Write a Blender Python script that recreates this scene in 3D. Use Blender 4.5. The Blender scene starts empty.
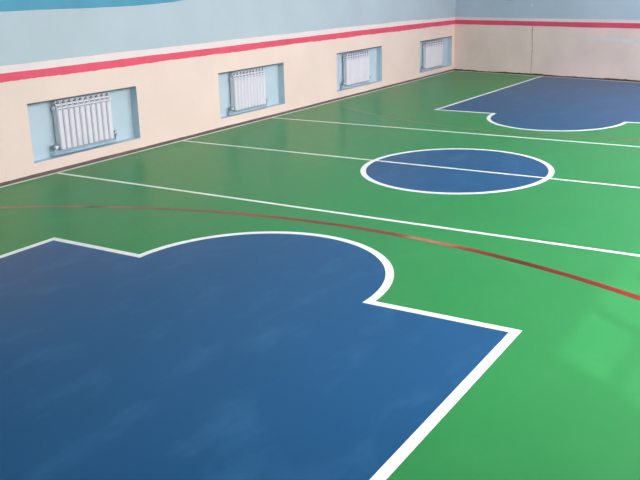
import bpy, bmesh, math, random
from math import pi, sin, cos, tan, sqrt, atan2, hypot, radians
random.seed(7)
C = bpy.context.scene.collection
SC = bpy.context.scene
S = 0.74                      # survey units -> metres

# ------------------------------------------------------------------ camera
cam = bpy.data.cameras.new('camera')
cam.sensor_width = 36.0
cam.lens = 829.75 / 640 * 36.0
cam.clip_start = 0.05
co = bpy.data.objects.new('camera', cam)
co.location = (10.2314 * S, -11.6930 * S, 2.8118 * S)
co.rotation_euler = (1.26665, 0.02069, 0.54848)
C.objects.link(co)
SC.camera = co

# ------------------------------------------------------------------ sky, sun, exposure
SKY = 13.8
w = bpy.data.worlds.new('sky')
SC.world = w
w.use_nodes = True
bg = w.node_tree.nodes['Background']
wt = w.node_tree
wtc = wt.nodes.new('ShaderNodeTexCoord')
wsp = wt.nodes.new('ShaderNodeSeparateXYZ')
wt.links.new(wtc.outputs['Generated'], wsp.inputs[0])
wcr = wt.nodes.new('ShaderNodeValToRGB')             # hazy sky, brighter overhead, dull ground below
wcr.color_ramp.elements[0].position = 0.0
wcr.color_ramp.elements[0].color = (0.68, 0.615, 0.655, 1)
wcr.color_ramp.elements[1].position = 0.75
wcr.color_ramp.elements[1].color = (1.0, 0.91, 0.97, 1)
wt.links.new(wsp.outputs['Z'], wcr.inputs[0])
wt.links.new(wcr.outputs[0], bg.inputs['Color'])
bg.inputs['Strength'].default_value = SKY

sl = bpy.data.lights.new('sun', 'SUN')
sl.energy = 1.45
sl.color = (1.0, 0.96, 0.9)
sl.angle = radians(1.7)
so = bpy.data.objects.new('sun', sl)
C.objects.link(so)
ELEV = radians(60)
hd = (-0.785, 0.62)
sd = (hd[0] * cos(ELEV), hd[1] * cos(ELEV), -sin(ELEV))
from mathutils import Vector
so.rotation_euler = Vector(sd).to_track_quat('-Z', 'Y').to_euler()
so.location = (12, -8, 10)

XR, ZC, YN = 11.02, 6.1, -12.5           # right wall, ceiling, near wall
XL = -0.07                                # left wall face
def yb(x): return 13.135 - 0.183 * x       # back wall face
WINS = [(-7.69, 3), (-3.5, 3), (0.7, 3), (4.9, 3), (8.75, 2)]   # first pane edge, number of panes; last window added to brighten the back wall
PW, PH, MUL = 1.15, 1.22, 0.13
ZW0 = 1.58
for y0, n in WINS:                        # sky portals in the window openings
    L = bpy.data.lights.new('window_portal', 'AREA')
    L.shape = 'RECTANGLE'
    hw, hh = n * PW, 3 * PH + 0.16
    L.size, L.size_y = hh * S, hw * S
    L.cycles.is_portal = True
    o = bpy.data.objects.new('window_portal', L)
    o.location = ((XR + 0.095) * S, (y0 + hw / 2) * S, (ZW0 + hh / 2) * S)
    o.rotation_euler = (0, radians(90), 0)
    C.objects.link(o)

vs = SC.view_settings
vs.view_transform = 'Standard'
vs.look = 'None'
vs.gamma = 1
vs.use_curve_mapping = False
vs.exposure = 0.0
SC.cycles.max_bounces = 10
SC.cycles.diffuse_bounces = 6
SC.cycles.caustics_reflective = False
SC.cycles.caustics_refractive = False
SC.cycles.use_denoising = True
SC.cycles.sample_clamp_indirect = 4.0

# ------------------------------------------------------------------ materials
def lin(c):
    return tuple(((x / 255) / 12.92 if x <= 10 else ((x / 255 + 0.055) / 1.055) ** 2.4) for x in c) + (1,)

def mat(name, rgb, rough=0.5, spec=0.5, var=0.06, scale=3.0, metal=0.0, bump=0.0, bscale=60, rgb2=None, coat=0.0, rvar=0.0):
    m = bpy.data.materials.new(name)
    m.use_nodes = True
    nt = m.node_tree
    N, K = nt.nodes, nt.links
    b = N['Principled BSDF']
    tc = N.new('ShaderNodeTexCoord')
    nz = N.new('ShaderNodeTexNoise')
    nz.inputs['Scale'].default_value = scale
    nz.inputs['Detail'].default_value = 6
    K.new(tc.outputs['Object'], nz.inputs['Vector'])
    mx = N.new('ShaderNodeMix')
    mx.data_type = 'RGBA'
    c = lin(rgb)
    if rgb2 is None:
        a1 = tuple(x * (1 - var) for x in c[:3]) + (1,)
        a2 = tuple(min(1, x * (1 + var)) for x in c[:3]) + (1,)
    else:
        a1, a2 = c, lin(rgb2)
    rp = N.new('ShaderNodeMapRange')
    rp.inputs[1].default_value = 0.3
    rp.inputs[2].default_value = 0.7
    K.new(nz.outputs['Fac'], rp.inputs[0])
    K.new(rp.outputs[0], mx.inputs['Factor'])
    mx.inputs['A'].default_value = a1
    mx.inputs['B'].default_value = a2
    K.new(mx.outputs['Result'], b.inputs['Base Color'])
    b.inputs['Roughness'].default_value = rough
    b.inputs['Specular IOR Level'].default_value = spec
    b.inputs['Metallic'].default_value = metal
    b.inputs['Coat Weight'].default_value = coat
    if rvar:
        r2 = N.new('ShaderNodeMapRange')
        r2.inputs[1].default_value, r2.inputs[2].default_value = 0.35, 0.65
        r2.inputs[3].default_value, r2.inputs[4].default_value = rough - rvar, rough + rvar
        K.new(nz.outputs['Fac'], r2.inputs[0])
        K.new(r2.outputs[0], b.inputs['Roughness'])
    if bump:
        n2 = N.new('ShaderNodeTexNoise')
        n2.inputs['Scale'].default_value = bscale
        n2.inputs['Detail'].default_value = 4
        K.new(tc.outputs['Object'], n2.inputs['Vector'])
        bp = N.new('ShaderNodeBump')
        bp.inputs['Strength'].default_value = bump
        bp.inputs['Distance'].default_value = 0.01
        K.new(n2.outputs['Fac'], bp.inputs['Height'])
        K.new(bp.outputs['Normal'], b.inputs['Normal'])
    return m

FR = 0.32
def floor_mat(name, rgb, worn, amount=0.35, scratch=True):
    """glossy floor paint with faint cloudy wear and a few pale scuffs"""
    m = mat(name, rgb, rough=FR, spec=0.11, var=0.025, scale=0.7)
    nt = m.node_tree
    N, K = nt.nodes, nt.links
    b = N['Principled BSDF']
    src = b.inputs['Base Color'].links[0].from_socket
    tc = N.new('ShaderNodeTexCoord')
    mp = N.new('ShaderNodeMapping')
    mp.inputs['Scale'].default_value = (1.0, 0.45, 1)
    mp.inputs['Rotation'].default_value = (0, 0, radians(25))
    K.new(tc.outputs['Object'], mp.inputs['Vector'])
    nz = N.new('ShaderNodeTexNoise')
    nz.inputs['Scale'].default_value = 3.5
    nz.inputs['Detail'].default_value = 3
    nz.inputs['Roughness'].default_value = 0.55
    K.new(mp.outputs[0], nz.inputs['Vector'])
    rp = N.new('ShaderNodeMapRange')
    rp.inputs[1].default_value, rp.inputs[2].default_value = 0.52, 0.80
    rp.inputs[3].default_value, rp.inputs[4].default_value = 0.0, amount
    K.new(nz.outputs['Fac'], rp.inputs[0])
    mx = N.new('ShaderNodeMix')
    mx.data_type = 'RGBA'
    K.new(rp.outputs[0], mx.inputs['Factor'])
    K.new(src, mx.inputs['A'])
    mx.inputs['B'].default_value = lin(worn)
    K.new(mx.outputs['Result'], b.inputs['Base Color'])
    return m

M = {}
M['green'] = floor_mat('green floor paint', (44, 133, 71), (84, 162, 106), 0.14)
M['blue'] = floor_mat('blue floor paint', (24, 80, 124), (70, 120, 164), 0.34)
M['line'] = mat('white line paint', (240, 244, 240), rough=0.3, spec=0.2, var=0.03, scale=6)
M['cream'] = mat('cream wall paint', (235, 213, 203), rough=0.6, spec=0.3, var=0.035, scale=1.2, bump=0.12, bscale=22)
M['pale'] = mat('pale blue wall paint', (180, 195, 205), rough=0.55, spec=0.3, var=0.04, scale=1.3, bump=0.08, bscale=22)
M['azure'] = mat('bright blue wall paint', (72, 150, 180), rough=0.5, spec=0.3, var=0.06, scale=2.5)
M['pink'] = mat('pink stripe paint', (228, 84, 110), rough=0.5, spec=0.3, var=0.06, scale=4)
M['band'] = mat('off white band paint', (234, 220, 220), rough=0.55, spec=0.3, var=0.03, scale=3)
M['niche'] = mat('light blue niche paint', (188, 207, 219), rough=0.5, spec=0.35, var=0.04, scale=3)
M['skirt'] = mat('dark brown grime edge', (104, 88, 84), rough=0.7, var=0.25, scale=5)  # mottled dark brown for the strip along the side wall foot
M['dirt'] = mat('dirty base edge', (84, 66, 56), rough=0.8, var=0.35, scale=6)
M['edging'] = mat('grey lintel edge', (92, 102, 108), rough=0.7, var=0.25, scale=7)  # dark tone for the shade line below the niche lintels
M['ceil'] = mat('white ceiling paint', (236, 236, 232), rough=0.7, var=0.02)
M['plain'] = mat('white wall paint', (214, 220, 220), rough=0.7, var=0.02)
M['frame'] = mat('white window frame', (232, 234, 234), rough=0.4, var=0.02)
M['enamel'] = mat('white radiator enamel', (226, 223, 234), rough=0.32, var=0.02, scale=8)
M['core'] = mat('grey blue radiator core', (120, 134, 150), rough=0.5, var=0.05, scale=8)
M['pipe'] = mat('pale blue pipe paint', (176, 206, 220), rough=0.4, var=0.05, scale=8)
M['valve'] = mat('nickel valve', (150, 158, 164), rough=0.35, metal=0.7, var=0.08, scale=14)
M['seam'] = mat('brown wall crack', (188, 164, 148), rough=0.9, var=0.2, scale=5)
M['scuff'] = mat('white scuff', (206, 222, 226), rough=0.7, var=0.05)
M['stain'] = mat('pale blue smear', (226, 222, 222), rough=0.6, spec=0.3, var=0.05, scale=4)
M['teal'] = mat('teal smear', (150, 186, 196), rough=0.6, spec=0.3, var=0.05, scale=4)

def ramp_mat(name, stops, axis='X', rough=0.3, noise=0.5):
    """line paint whose colour changes along the line where it is worn"""
    m = bpy.data.materials.new(name)
    m.use_nodes = True
    N, K = m.node_tree.nodes, m.node_tree.links
    b = N['Principled BSDF']
    b.inputs['Roughness'].default_value = rough
    b.inputs['Specular IOR Level'].default_value = 0.12
    tc = N.new('ShaderNodeTexCoord')
    sp = N.new('ShaderNodeSeparateXYZ')
    K.new(tc.outputs['Object'], sp.inputs[0])
    rp = N.new('ShaderNodeMapRange')
    rp.inputs[1].default_value, rp.inputs[2].default_value = 0.0, 11.0 * S
    K.new(sp.outputs[axis], rp.inputs[0])
    cr = N.new('ShaderNodeValToRGB')
    e = cr.color_ramp.elements
    e[0].position, e[0].color = stops[0][0] / 11.0, lin(stops[0][1])
    e[1].position, e[1].color = stops[-1][0] / 11.0, lin(stops[-1][1])
    for p, c in stops[1:-1]:
        k = e.new(p / 11.0)
        k.color = lin(c)
    K.new(rp.outputs[0], cr.inputs[0])
    nz = N.new('ShaderNodeTexNoise')
    nz.inputs['Scale'].default_value = 7
    nz.inputs['Detail'].default_value = 5
    K.new(tc.outputs['Object'], nz.inputs['Vector'])
    r2 = N.new('ShaderNodeMapRange')
    r2.inputs[1].default_value, r2.inputs[2].default_value = 0.3, 0.7
    r2.inputs[3].default_value, r2.inputs[4].default_value = 1 - noise, 1 + noise
    K.new(nz.outputs['Fac'], r2.inputs[0])
    mx = N.new('ShaderNodeMix')
    mx.data_type = 'RGBA'
    mx.blend_type = 'MULTIPLY'
    mx.inputs['Factor'].default_value = 1
    K.new(cr.outputs[0], mx.inputs['A'])
    K.new(r2.outputs[0], mx.inputs['B'])
    K.new(mx.outputs['Result'], b.inputs['Base Color'])
    return m

BR, DK, RED, PALE = (150, 104, 82), (104, 62, 48), (140, 12, 8), (164, 112, 88)
M['red'] = ramp_mat('worn red line paint', [(0.6, BR), (1.9, BR), (2.05, (70, 72, 52)), (2.3, BR), (3.0, (112, 74, 52)), (3.7, (122, 70, 52)), (4.1, (150, 62, 46)),
                    (5.0, (124, 34, 24)), (6.25, (136, 44, 32)), (6.4, PALE), (6.85, (160, 94, 74)), (7.1, (134, 40, 30)), (7.7, (98, 16, 10)), (8.3, (118, 12, 8)), (9.2, RED)], noise=0.12)
M['farred'] = ramp_mat('worn brown line paint', [(0, (70, 132, 80)), (1.6, (84, 130, 82)), (3.5, (112, 122, 86)), (4.6, (112, 92, 66)), (6.2, (124, 88, 64)), (11, (134, 88, 66))], noise=0.1)

# ------------------------------------------------------------------ mesh helpers (survey units in, metres out)
def obj(name, bm, m, parent=None, kind=None, label=None, cat=None, group=None, bevel=0, smooth=False, org=(0, 0, 0), recalc=True):
    if recalc:
        bmesh.ops.recalc_face_normals(bm, faces=bm.faces)
    for v in bm.verts:
        v.co = Vector(((v.co.x - org[0]) * S, (v.co.y - org[1]) * S, (v.co.z - org[2]) * S))
    me = bpy.data.meshes.new(name)
    bm.to_mesh(me)
    bm.free()
    for x in (m if isinstance(m, (list, tuple)) else [m]):
        me.materials.append(x)
    if smooth:
        for p in me.polygons:
            p.use_smooth = True
    o = bpy.data.objects.new(name, me)
    C.objects.link(o)
    if parent:
        o.parent = parent
    if parent is None or org != (0, 0, 0):
        o.location = tuple(c * S for c in org)
    if kind: o['kind'] = kind
    if label: o['label'] = label
    if cat: o['category'] = cat
    if group: o['group'] = group
    if bevel:
        bv = o.modifiers.new('bevel', 'BEVEL')
        bv.width = bevel * S
        bv.segments = 2
        bv.limit_method = 'ANGLE'
    return o

def box(bm, x0, x1, y0, y1, z0, z1, mi=0):
    vs_ = [bm.verts.new(p) for p in ((x0, y0, z0), (x1, y0, z0), (x1, y1, z0), (x0, y1, z0), (x0, y0, z1), (x1, y0, z1), (x1, y1, z1), (x0, y1, z1))]
    for f in ((3, 2, 1, 0), (4, 5, 6, 7), (0, 1, 5, 4), (1, 2, 6, 5), (2, 3, 7, 6), (3, 0, 4, 7)):
        bm.faces.new([vs_[i] for i in f]).material_index = mi

def prism(bm, pts, ext):
    """closed solid: polygon pts (3D, planar) pushed along ext"""
    e = Vector(ext)
    a = [bm.verts.new(p) for p in pts]
    b = [bm.verts.new(Vector(p) + e) for p in pts]
    n = len(a)
    bm.faces.new(list(reversed(a)))
    bm.faces.new(b)
    for i in range(n):
        bm.faces.new((a[i], a[(i + 1) % n], b[(i + 1) % n], b[i]))

def strip(bm, A, B, z0, z1, closed=False):
    """painted strip between two floor paths with the same number of points"""
    n = len(A)
    t = [(bm.verts.new((a[0], a[1], z1)), bm.verts.new((b[0], b[1], z1))) for a, b in zip(A, B)]
    u = [(bm.verts.new((a[0], a[1], z0)), bm.verts.new((b[0], b[1], z0))) for a, b in zip(A, B)]
    rng = range(n if closed else n - 1)
    for i in rng:
        j = (i + 1) % n
        bm.faces.new((t[i][0], t[j][0], t[j][1], t[i][1]))
        bm.faces.new((u[i][0], u[i][1], u[j][1], u[j][0]))
        bm.faces.new((t[i][0], u[i][0], u[j][0], t[j][0]))
        bm.faces.new((t[i][1], t[j][1], u[j][1], u[i][1]))
    if not closed:
        for i in (0, n - 1):
            bm.faces.new((t[i][0], t[i][1], u[i][1], u[i][0]))

def tube(bm, pts, r, n=12):
    rings = []
    pts = [Vector(p) for p in pts]
    for i, p in enumerate(pts):
        d = (pts[min(i + 1, len(pts) - 1)] - pts[max(i - 1, 0)]).normalized()
        up = Vector((0, 0, 1)) if abs(d.z) < 0.9 else Vector((1, 0, 0))
        a = d.cross(up).normalized()
        b = d.cross(a).normalized()
        rr = r[i] if isinstance(r, (list, tuple)) else r
        rings.append([bm.verts.new(p + a * rr * cos(2 * pi * k / n) + b * rr * sin(2 * pi * k / n)) for k in range(n)])
    for i in range(len(rings) - 1):
        for k in range(n):
            bm.faces.new((rings[i][k], rings[i][(k + 1) % n], rings[i + 1][(k + 1) % n], rings[i + 1][k]))
    bm.faces.new(rings[0])
    bm.faces.new(list(reversed(rings[-1])))

def lerp_table(tab, y):
    if y <= tab[0][0]: return tab[0][1]
    for (a, za), (b, zb) in zip(tab, tab[1:]):
        if y <= b: return za + (zb - za) * (y - a) / (b - a)
    return tab[-1][1]

# ------------------------------------------------------------------ floor and its painted markings
bm = bmesh.new()
box(bm, XL - 0.3, XR + 0.3, YN - 0.3, 13.4, -0.2, 0.0)
floor = obj('floor', bm, M['green'], kind='structure', label='glossy green painted gym floor with court markings')

def fpart(name, bm, m, label):
    return obj(name, bm, m, parent=floor, label=label)

def key_path(x0, x1, F, base0, base1, cx, cy, r, sgn, n=48, skew=0.0):
    """outline of a lane with a half circle on its front; sgn +1 when the half circle points to +y"""
    rx, ry = r                                # hand painted, a little out of round
    q = (F - cy) / ry
    h = sqrt(1 - q * q)
    a0 = atan2(q, -h)
    a1 = atan2(q, h)
    if sgn > 0 and a0 < a1: a0 += 2 * pi
    if sgn < 0 and a1 < a0: a1 += 2 * pi
    p = [(x0 + skew, base0), (x0, F)]
    p += [(cx + rx * cos(a0 + (a1 - a0) * k / n), cy + ry * sin(a0 + (a1 - a0) * k / n)) for k in range(n + 1)]
    return p + [(x1, F), (x1, base1)]

LZ = 0.0022
LW = 0.082
def lane(x0, x1, F, base0, base1, cx, cy, r, sgn, name, lab, w, skew=0.0):
    out = key_path(x0, x1, F, base0, base1, cx, cy, r, sgn, skew=skew)
    inn = key_path(x0 + w, x1 - w, F - sgn * w, base0, base1, cx, cy, (r[0] - w, r[1] - w), sgn, skew=skew)
    bm = bmesh.new()
    mid = key_path(x0 + w / 2, x1 - w / 2, F - sgn * w / 2, base0, base1, cx, cy, (r[0] - w / 2, r[1] - w / 2), sgn, skew=skew)
    prism(bm, [(p[0], p[1], 0) for p in (mid[0], mid[1], mid[-2], mid[-1])], (0, 0, 0.0011))
    prism(bm, [(p[0], p[1], 0) for p in mid[2:-2]], (0, 0, 0.0011))
    k = fpart(name, bm, M['blue'], lab[0])
    bm = bmesh.new()
    strip(bm, out, inn, 0, LZ)
    fpart('key_outline', bm, M['line'], lab[1])

lane(2.70, 8.308, -5.44, YN + 0.06, YN + 0.06, 5.484, -5.44, (1.446, 1.55), 1, 'key_area',
     ('large blue painted key area in the foreground', 'white outline round the foreground blue key area'), 0.084)
lane(2.72, 8.31, 5.335, yb(2.91) - 0.05, yb(8.31) - 0.05, 5.465, 5.335, (1.39, 1.60), -1, 'key_area',
     ('blue painted key area by the back wall', 'white outline round the blue key area by the back wall'), 0.078, skew=0.19)

# centre circle
CX, CR = 5.462, 1.505
def ring(r):                                  # hand painted, a little out of round
    a, b = r + 0.100, r - 0.055
    return [(CX + 0.1414 * a * cos(t) + 0.99 * b * sin(t), 0.014 - 0.99 * a * cos(t) + 0.1414 * b * sin(t)) for t in (2 * pi * k / 96 for k in range(96))]
bm = bmesh.new()
prism(bm, [(p[0], p[1], 0) for p in ring(CR - 0.04)], (0, 0, 0.0011))
fpart('center_circle', bm, M['blue'], 'blue disc in the middle of the court')
bm = bmesh.new()
strip(bm, ring(CR), ring(CR - 0.083), 0, LZ, closed=True)
fpart('circle_outline', bm, M['line'], 'white ring round the blue centre disc')

def straight(name, lab, y, w, x0=0.0, x1=10.93):
    bm = bmesh.new()
    box(bm, x0, x1, y - w / 2, y + w / 2, 0, LZ + 0.0003)
    fpart(name, bm, M['line'], lab)
straight('half_court_line', 'white line across the court through the blue centre disc', 0.0, 0.058)
straight('attack_line', 'white line across the court in front of the blue centre disc', -3.0, 0.062)
straight('attack_line', 'white line across the court beyond the blue centre disc', 2.93, 0.058)
for x, lab in ((0.0, 'white sideline along the left wall'), (10.93, 'white sideline along the right wall')):
    bm = bmesh.new()
    box(bm, x - 0.025, x + 0.025, YN + 0.1, yb(0) - 0.12, 0, LZ + 0.0005)
    fpart('side_line', bm, M['line'], lab)
bm = bmesh.new()
strip(bm, [(0, yb(0) - 0.10), (XR - 0.1, yb(XR - 0.1) - 0.10)], [(0, yb(0) - 0.16), (XR - 0.1, yb(XR - 0.1) - 0.16)], 0, LZ + 0.0005)
fpart('base_line', bm, M['line'], 'white line along the foot of the back wall')

def arc_line(cx, cy, r, w, sgn, m, lab, xa=0.0, xb=10.93, n=110):
    a0, a1 = math.acos((xa - cx) / (r if abs(xa - cx) < r else r)), math.acos((xb - cx) / r)
    A, B = [], []
    for k in range(n + 1):
        a = a0 + (a1 - a0) * k / n
        A.append((cx + (r + w / 2) * cos(a), cy + sgn * (r + w / 2) * sin(a)))
        B.append((cx + (r - w / 2) * cos(a), cy + sgn * (r - w / 2) * sin(a)))
    bm = bmesh.new()
    strip(bm, A, B, 0, 0.0016)
    fpart('arc_line', bm, m, lab)
arc_line(5.52, -11.736, 8.269, 0.09, 1, M['red'], 'thin red arc sweeping in front of the foreground key')
arc_line(5.52, 11.60, 8.27, 0.075, -1, M['farred'], 'faded brown arc in front of the far blue key')

# ------------------------------------------------------------------ left wall with four radiator niches
ND = 0.15
NICHES = [(-3.342, -1.006, 0.213, 1.122), (1.282, 3.577, 0.212, 1.107), (5.868, 8.220, 0.197, 1.112), (10.595, 12.945, 0.168, 1.063)]
PT = [(-12.5, 1.612), (-3.75, 1.608), (0.8, 1.598), (5, 1.588), (9.3, 1.568), (13.1, 1.534)]
PB = [(-12.5, 1.480), (-3.75, 1.482), (0.8, 1.474), (5, 1.462), (9.3, 1.432), (13.1, 1.407)]
WT = [(-12.5, 1.722), (-3.75, 1.720), (0.8, 1.712), (5, 1.70), (9.3, 1.682), (13.1, 1.618)]
YB0 = yb(XL)
ys = [YN]
for a, b, c, d in NICHES: ys += [a, b]
ys += [YB0 + 0.05]
bm = bmesh.new()
def quad(bm, pts, mi=0):
    f = bm.faces.new([bm.verts.new(p) for p in pts])
    f.material_index = mi
zs = lambda y: (lerp_table(PT, y) + lerp_table(WT, y)) / 2
for i in range(len(ys) - 1):
    a, b = ys[i], ys[i + 1]
    nic = [n for n in NICHES if n[0] == a]
    if nic:
        z0, z1 = nic[0][2], nic[0][3]
        quad(bm, [(XL, a, 0), (XL, b, 0), (XL, b, z0), (XL, a, z0)])
        quad(bm, [(XL, a, z1), (XL, b, z1), (XL, b, zs(b)), (XL, a, zs(a))])
    else:
        quad(bm, [(XL, a, 0), (XL, b, 0), (XL, b, zs(b)), (XL, a, zs(a))])
    quad(bm, [(XL, a, zs(a)), (XL, b, zs(b)), (XL, b, ZC), (XL, a, ZC)], 1)
quad(bm, [(XL - 0.3, YN, 0), (XL - 0.3, YB0, 0), (XL - 0.3, YB0, ZC), (XL - 0.3, YN, ZC)])
for y in (YN, YB0 + 0.05):
    quad(bm, [(XL, y, 0), (XL - 0.3, y, 0), (XL - 0.3, y, ZC), (XL, y, ZC)])
bmesh.ops.remove_doubles(bm, verts=bm.verts, dist=1e-4)
wl = obj('wall_left', bm, [M['cream'], M['pale']], kind='structure', label='long cream and pale blue side wall with four radiator niches')
nl = ['light blue recess of the nearest radiator', 'light blue recess of the second radiator', 'light blue recess of the third radiator', 'light blue recess of the radiator by the far corner']
for (a, b, z0, z1), lab in zip(NICHES, nl):
    bm = bmesh.new()
    xb = XL - ND
    quad(bm, [(xb, a, z0), (xb, b, z0), (xb, b, z1), (xb, a, z1)])
    quad(bm, [(xb, a, z0), (XL, a, z0), (XL, a, z1), (xb, a, z1)])
    quad(bm, [(xb, b, z0), (XL, b, z0), (XL, b, z1), (xb, b, z1)])
    quad(bm, [(xb, a, z0), (xb, b, z0), (XL, b, z0), (XL, a, z0)])
    quad(bm, [(xb, a, z1), (xb, b, z1), (XL, b, z1), (XL, a, z1)])
    bmesh.ops.remove_doubles(bm, verts=bm.verts, dist=1e-4)
    obj('radiator_niche', bm, M['niche'], parent=wl, label=lab)
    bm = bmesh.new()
    box(bm, XL - 0.035, XL - 0.004, a + 0.002, b - 0.002, z1 - 0.026, z1)  # thin dark strip stands in for the shadow under the lintel
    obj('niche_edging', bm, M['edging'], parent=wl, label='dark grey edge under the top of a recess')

def wobble(y, amp, seed):
    r = 0
    for k, f in enumerate((1.7, 4.3, 9.1, 19.7)):
        r += sin(y * f + seed * (k + 1.3)) / (1 + 0.6 * k)
    return r * amp * 0.5

def wall_strip(bm, f0, f1, y0, y1, px, thick, step=0.06):
    """thin painted band on the left wall between heights f0(y) and f1(y)"""
    n = int((y1 - y0) / step) + 1
    rows = []
    for i in range(n + 1):
        y = y0 + (y1 - y0) * i / n
        rows.append([bm.verts.new((x, y, z)) for x, z in ((px, f0(y)), (px + thick, f0(y)), (px + thick, f1(y)), (px, f1(y)))])
    for p, q in zip(rows, rows[1:]):
        for k in range(4):
            bm.faces.new((p[k], p[(k + 1) % 4], q[(k + 1) % 4], q[k]))
    bm.faces.new(rows[0]); bm.faces.new(rows[-1])
YE = YB0 - 0.003
bm = bmesh.new()
wall_strip(bm, lambda y: lerp_table(PT, y) - 0.02, lambda y: lerp_table(WT, y) + wobble(y, 0.006, 3), YN, YE, XL, 0.0012)
obj('white_band', bm, M['band'], parent=wl, label='off white band above the pink stripe')
bm = bmesh.new()
wall_strip(bm, lambda y: lerp_table(PB, y) + wobble(y, 0.008, 1) + random.uniform(-.004, .004), lambda y: lerp_table(PT, y) + wobble(y, 0.004, 2), YN, YE, XL, 0.002)
obj('pink_stripe', bm, M['pink'], parent=wl, label='hand painted pink stripe along the side wall')
BZ = [(-12.5, 2.47), (-3.6, 2.465), (-2.9, 2.467), (-2.2, 2.455), (-1.5, 2.456), (-0.9, 2.452), (-0.24, 2.471), (0.15, 2.485), (0.6, 2.52), (2, 2.62), (13.1, 2.7)]
bm = bmesh.new()
wall_strip(bm, lambda y: lerp_table(BZ, y) + wobble(y, 0.004, 5), lambda y: 3.4, YN, YE, XL, 0.0015, 0.1)
obj('blue_border', bm, M['azure'], parent=wl, label='bright blue painted border high on the side wall')

bm = bmesh.new()
wall_strip(bm, lambda y: 0.0, lambda y: 0.047 - 0.0005 * (y + 4) + wobble(y, 0.004, 4), YN, YE, XL, 0.014, 0.15)
obj('baseboard_left', bm, M['skirt'], kind='structure', label='thin dark brown edge at the foot of the side wall')

# ------------------------------------------------------------------ back wall
bm = bmesh.new()
def bpt(x, z, d=0.0):                     # point on the back wall, d towards the room
    n = Vector((-0.183, -1.0)).normalized()
    return (x + n.x * d, yb(x) + n.y * d, z)
ZB = 1.575
quad(bm, [bpt(XL, 0), bpt(XR + .3, 0), bpt(XR + .3, ZB), bpt(XL, ZB)])
quad(bm, [bpt(XL, ZB), bpt(XR + .3, ZB), bpt(XR + .3, ZC), bpt(XL, ZC)], 1)
quad(bm, [bpt(XL, 0, -.3), bpt(XR + .3, 0, -.3), bpt(XR + .3, ZC, -.3), bpt(XL, ZC, -.3)])
quad(bm, [bpt(XL, 0), bpt(XL, 0, -.3), bpt(XL, ZC, -.3), bpt(XL, ZC)])
bmesh.ops.remove_doubles(bm, verts=bm.verts, dist=1e-4)
M['cream2'] = mat('cream beige end wall paint', (238, 218, 208), rough=0.6, spec=0.3, var=0.06, scale=1.6, bump=0.15, bscale=16)
M['pale2'] = mat('grey blue end wall paint', (184, 202, 216), rough=0.55, spec=0.3, var=0.05, scale=1.4, bump=0.1, bscale=16)
wb = obj('wall_back', bm, [M['cream2'], M['pale2']], kind='structure', label='cream and grey blue end wall with a pink stripe')

def back_strip(f0, f1, x0, x1, d, step=0.08):
    bm = bmesh.new()
    n = int((x1 - x0) / step) + 1
    rows = []
    for i in range(n + 1):
        x = x0 + (x1 - x0) * i / n
        rows.append([bm.verts.new(bpt(x, z, dd)) for dd, z in ((0, f0(x)), (d, f0(x)), (d, f1(x)), (0, f1(x)))])
    for p, q in zip(rows, rows[1:]):
        for k in range(4):
            bm.faces.new((p[k], p[(k + 1) % 4], q[(k + 1) % 4], q[k]))
    bm.faces.new(rows[0]); bm.faces.new(rows[-1])
    return bm
XA = XL + 0.004
obj('white_band', back_strip(lambda x: 1.515, lambda x: 1.619 + wobble(x, 0.004, 6), XA, XR, 0.0012), M['band'], parent=wb, label='off white band above the pink stripe on the end wall')
obj('pink_stripe', back_strip(lambda x: 1.408 - 0.003 * x + wobble(x, 0.006, 8), lambda x: 1.537 - 0.0015 * x + wobble(x, 0.004, 9), XA, XR, 0.002), M['pink'], parent=wb, label='pink stripe across the end wall')
obj('smear', back_strip(lambda x: 1.03 + wobble(x * 2, 0.02, 4), lambda x: 1.115 + wobble(x * 2, 0.022, 7), 4.15, 6.6, 0.0008), M['stain'], parent=wb, label='pale bluish smear on the cream part of the end wall')
obj('smear', back_strip(lambda x: 2.10 + 0.25 * (x - 1.74) ** 2 * 4, lambda x: 2.3, 1.52, 1.96, 0.0008), M['teal'], parent=wb, label='teal smear high on the end wall')
# crack
def crack_x(z): return 2.545 + 0.016 * sin(z * 3.1) + 0.006 * sin(z * 9 + 1)
bm = bmesh.new()
rows = []
for i in range(41):
    z = 0.03 + (1.39 - 0.03) * i / 40
    hw = 0.011 + 0.002 * sin(i * 1.7) + (0.005 if z > 0.8 else 0)
    rows.append([bm.verts.new(bpt(crack_x(z) + dx, z, dd)) for dd, dx in ((0, -hw), (0.001, -hw), (0.001, hw), (0, hw))])
for p, q in zip(rows, rows[1:]):
    for k in range(4):
        bm.faces.new((p[k], p[(k + 1) % 4], q[(k + 1) % 4], q[k]))
bm.faces.new(rows[0]); bm.faces.new(rows[-1])
obj('wall_crack', bm, M['seam'], parent=wb, label='thin brown upright crack in the end wall')
# splash
bm = bmesh.new()
pts = []
for k in range(16):
    a = 2 * pi * k / 16
    r = (0.085, 0.022, 0.04, 0.02)[k % 4] * (1.3 if k == 4 else 1)
    pts.append(bpt(2.48 + r * cos(a), 1.985 + r * sin(a) * 1.2))
prism(bm, pts, Vector(bpt(0, 0, 0.0012)) - Vector(bpt(0, 0, 0)))
obj('scuff_mark', bm, M['scuff'], parent=wb, label='small white star shaped scuff on the blue part')
obj('baseboard_back', back_strip(lambda x: 0.0, lambda x: 0.034 + wobble(x * 1.3, 0.016, 2) + random.uniform(0, .008), XA, XR, 0.02), M['dirt'], kind='structure', label='ragged dark dirty edge at the foot of the end wall')

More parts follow.
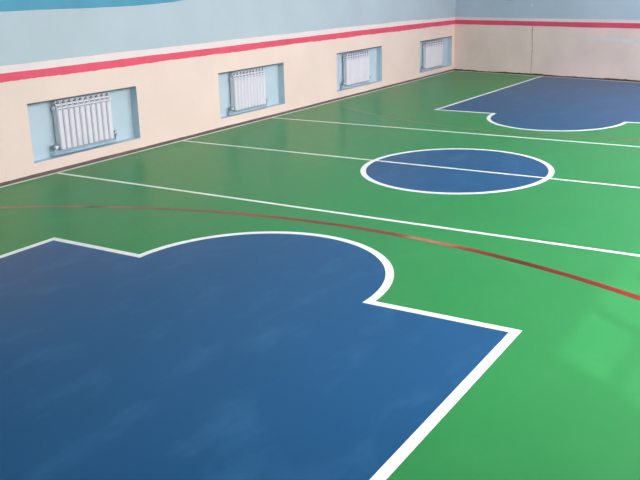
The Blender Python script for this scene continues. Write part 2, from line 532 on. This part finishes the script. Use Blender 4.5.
# ------------------------------------------------------------------ unseen sides of the hall: window wall, near wall, ceiling
bm = bmesh.new()
hh = 3 * PH + 0.16
yy = YN
for y0, n in WINS:
    box(bm, XR, XR + 0.10, yy, y0, 0, ZC)
    box(bm, XR, XR + 0.10, y0, y0 + n * PW, 0, ZW0)
    box(bm, XR, XR + 0.10, y0, y0 + n * PW, ZW0 + hh, ZC)
    yy = y0 + n * PW
box(bm, XR, XR + 0.10, yy, yb(XR) + 0.25, 0, ZC)
obj('wall_right', bm, M['plain'], kind='structure', label='white side wall with tall windows')
for i, (y0, n) in enumerate(WINS):  # the last one is an added opening that lights the back wall
    bm = bmesh.new()
    x0, x1 = XR + 0.02, XR + 0.06
    for k in range(n + 1):
        y = y0 + k * PW
        lo, hi = max(y0, y - MUL / 2), min(y0 + n * PW, y + MUL / 2)
        box(bm, x0, x1, lo, hi, ZW0, ZW0 + hh)
    for k in range(4):
        z = ZW0 + 0.04 + k * (PH + 0.027)
        box(bm, x0, x1, y0, y0 + n * PW, z - 0.06 * (k > 0) - 0.04 * (k == 0), z + 0.06 * (k < 3) + 0.04 * (k == 3))
    obj('window_%d' % (i + 1), bm, M['frame'], kind='structure', label='tall white framed window, number %d along the right wall' % (i + 1))
bm = bmesh.new()
box(bm, XL - 0.3, XR + 0.10, YN - 0.3, YN, 0, ZC)
obj('wall_front', bm, M['plain'], kind='structure', label='white end wall behind the viewpoint')
bm = bmesh.new()
box(bm, XL - 0.3, XR + 0.3, YN - 0.3, 13.4, ZC, ZC + 0.2)
obj('ceiling', bm, M['ceil'], kind='structure', label='white hall ceiling')

# ------------------------------------------------------------------ radiators
NS = 10
def section_bm(y0, pitch, H, xf, xk):
    """one aluminium section: flat front plate, sloping top louvres, core tube behind"""
    bm = bmesh.new()
    g = pitch * 0.05
    a, b = y0 + g, y0 + pitch - g
    zt = H * 0.80
    c = min(0.018, (b - a) * 0.3)
    # front plate with chamfered long edges
    prism(bm, [(xf, a + c, 0.02), (xf, b - c, 0.02), (xf - c, b, 0.02), (xf - 0.026, b, 0.02), (xf - 0.026, a, 0.02), (xf - c, a, 0.02)], (0, 0, zt - 0.02))
    # louvres leaning back above the plate
    for k in range(3):
        z = zt + 0.012 + k * (H - zt) / 3.0
        d = 0.010 + 0.014 * k
        t = (H - zt) / 3.0 * 0.46
        prism(bm, [(xf - d, a, z), (xf - d - 0.050, a, z + 0.018), (xf - d - 0.050, a, z + 0.018 + t * 0.7), (xf - d, a, z + t)], (0, b - a, 0))
    # side fins of the louvre block
    for s0, s1 in ((a, a + 0.012), (b - 0.012, b)):
        prism(bm, [(xf - 0.020, s0, 0.03), (xk, s0, 0.03), (xk, s0, zt), (xf - 0.020, s0, zt)], (0, s1 - s0, 0))
        prism(bm, [(xf - 0.012, s0, zt), (xk, s0, zt), (xk, s0, H), (xf - 0.052, s0, H)], (0, s1 - s0, 0))
    return bm
def core_bm(y0, pitch, H, xf, xk):
    bm = bmesh.new()
    m_ = y0 + pitch / 2
    box(bm, xk, xf - 0.030, m_ - pitch * 0.16, m_ + pitch * 0.16, 0.01, H - 0.02)
    box(bm, xk + 0.005, xk + 0.02, y0 + 0.006, y0 + pitch - 0.006, 0.02, H - 0.03)
    return bm

RADS = [(-2.775, -1.60, 0.302, 1.100), (1.80, 2.90, 0.284, 1.072), (6.37, 7.58, 0.275, 1.055), (11.06, 12.30, 0.226, 0.995)]
labs = ['white sectional radiator in the nearest recess of the left wall',
        'white sectional radiator in the second recess from the front of the picture',
        'white sectional radiator in the third recess, just before the one by the corner',
        'white sectional radiator in the recess right beside the far corner of the hall']
def make_radiator(width, H, drop):
    root = bpy.data.objects.new('radiator', None)
    root.empty_display_size = 0.2
    C.objects.link(root)
    xf, xk = 0.0, -0.115
    p = width / NS
    for k in range(NS):
        s = obj('section', section_bm(k * p, p, H, xf, xk), M['enamel'], parent=root)
        obj('core', core_bm(k * p, p, H, xf, xk), M['core'], parent=s, label='grey blue rear column of a section')
    for z in (0.07, H - 0.13):
        bm = bmesh.new()
        tube(bm, [(xk + 0.045, -0.01, z), (xk + 0.045, width + 0.01, z)], 0.026, 14)
        obj('header_pipe', bm, M['core'], parent=root, label='grey blue pipe joining the sections')
    # end plugs
    for y in (-0.03, width + 0.005):
        bm = bmesh.new()
        tube(bm, [(xk + 0.045, y, H - 0.13), (xk + 0.045, y + 0.025, H - 0.13)], 0.032, 14)
        obj('end_plug', bm, M['enamel'], parent=root)
    # supply pipe running below the radiator
    zp = max(-0.048, -drop + 0.029)
    bm = bmesh.new()
    arc = [(-0.05, -0.06, zp + 0.0), (-0.05, width + 0.03, zp)]
    tube(bm, arc, 0.024, 12)
    tube(bm, [(-0.05, width + 0.02, zp), (-0.05, width + 0.05, zp + 0.006), (-0.052, width + 0.066, zp + 0.03), (-0.056, width + 0.068, 0.05)], 0.022, 12)
    obj('supply_pipe', bm, M['pipe'], parent=root, smooth=True, label='pale blue pipe running under the radiator')
    bm = bmesh.new()
    tube(bm, [(-0.06, -0.085, zp), (-0.06, -0.085, 0.07)], 0.022, 12)
    tube(bm, [(-0.05, -0.085, zp), (-0.05, -0.05, zp)], 0.022, 12)
    tube(bm, [(-0.05, -0.10, zp), (-0.134, -0.10, zp)], 0.022, 12)
    obj('branch_pipe', bm, M['pipe'], parent=root, smooth=True, label='pale blue pipe stub at the valve')
    bm = bmesh.new()
    tube(bm, [(-0.06, -0.085, 0.035), (-0.06, -0.085, 0.06), (-0.06, -0.085, 0.075), (-0.06, -0.085, 0.105)], [0.034, 0.036, 0.028, 0.026], 14)
    tube(bm, [(-0.06, -0.10, 0.07), (-0.06, 0.0, 0.07)], [0.028, 0.028], 12)
    v = obj('valve', bm, M['valve'], parent=root, label='nickel valve at the lower left corner')
    bm = bmesh.new()
    tube(bm, [(-0.055, -0.085, 0.07), (0.0, -0.085, 0.07)], [0.022, 0.03], 12)
    obj('knob', bm, M['enamel'], parent=v, label='pale valve knob')
    bm = bmesh.new()
    tube(bm, [(-0.056, width + 0.068, 0.045), (-0.056, width + 0.068, 0.075), (-0.056, width + 0.068, 0.13)], [0.03, 0.034, 0.02], 14)
    tube(bm, [(-0.056, width + 0.07, 0.07), (-0.07, width - 0.005, 0.07)], 0.024, 12)
    obj('elbow', bm, M['valve'], parent=root, label='nickel elbow at the lower right corner')
    for y in (width * 0.2, width * 0.8):
        bm = bmesh.new()
        box(bm, -0.134, xk + 0.03, y - 0.014, y + 0.014, H - 0.19, H - 0.155)
        obj('bracket', bm, M['core'], parent=root)
    return root
for (a, b, z0, z1), lab, nc in zip(RADS, labs, NICHES):
    r = make_radiator(b - a, z1 - z0, z0 - nc[2])
    r.location = ((XL - 0.012) * S, a * S, z0 * S)
    r['label'] = lab
    r['category'] = 'radiator'
    r['group'] = 'radiators in the wall recesses'
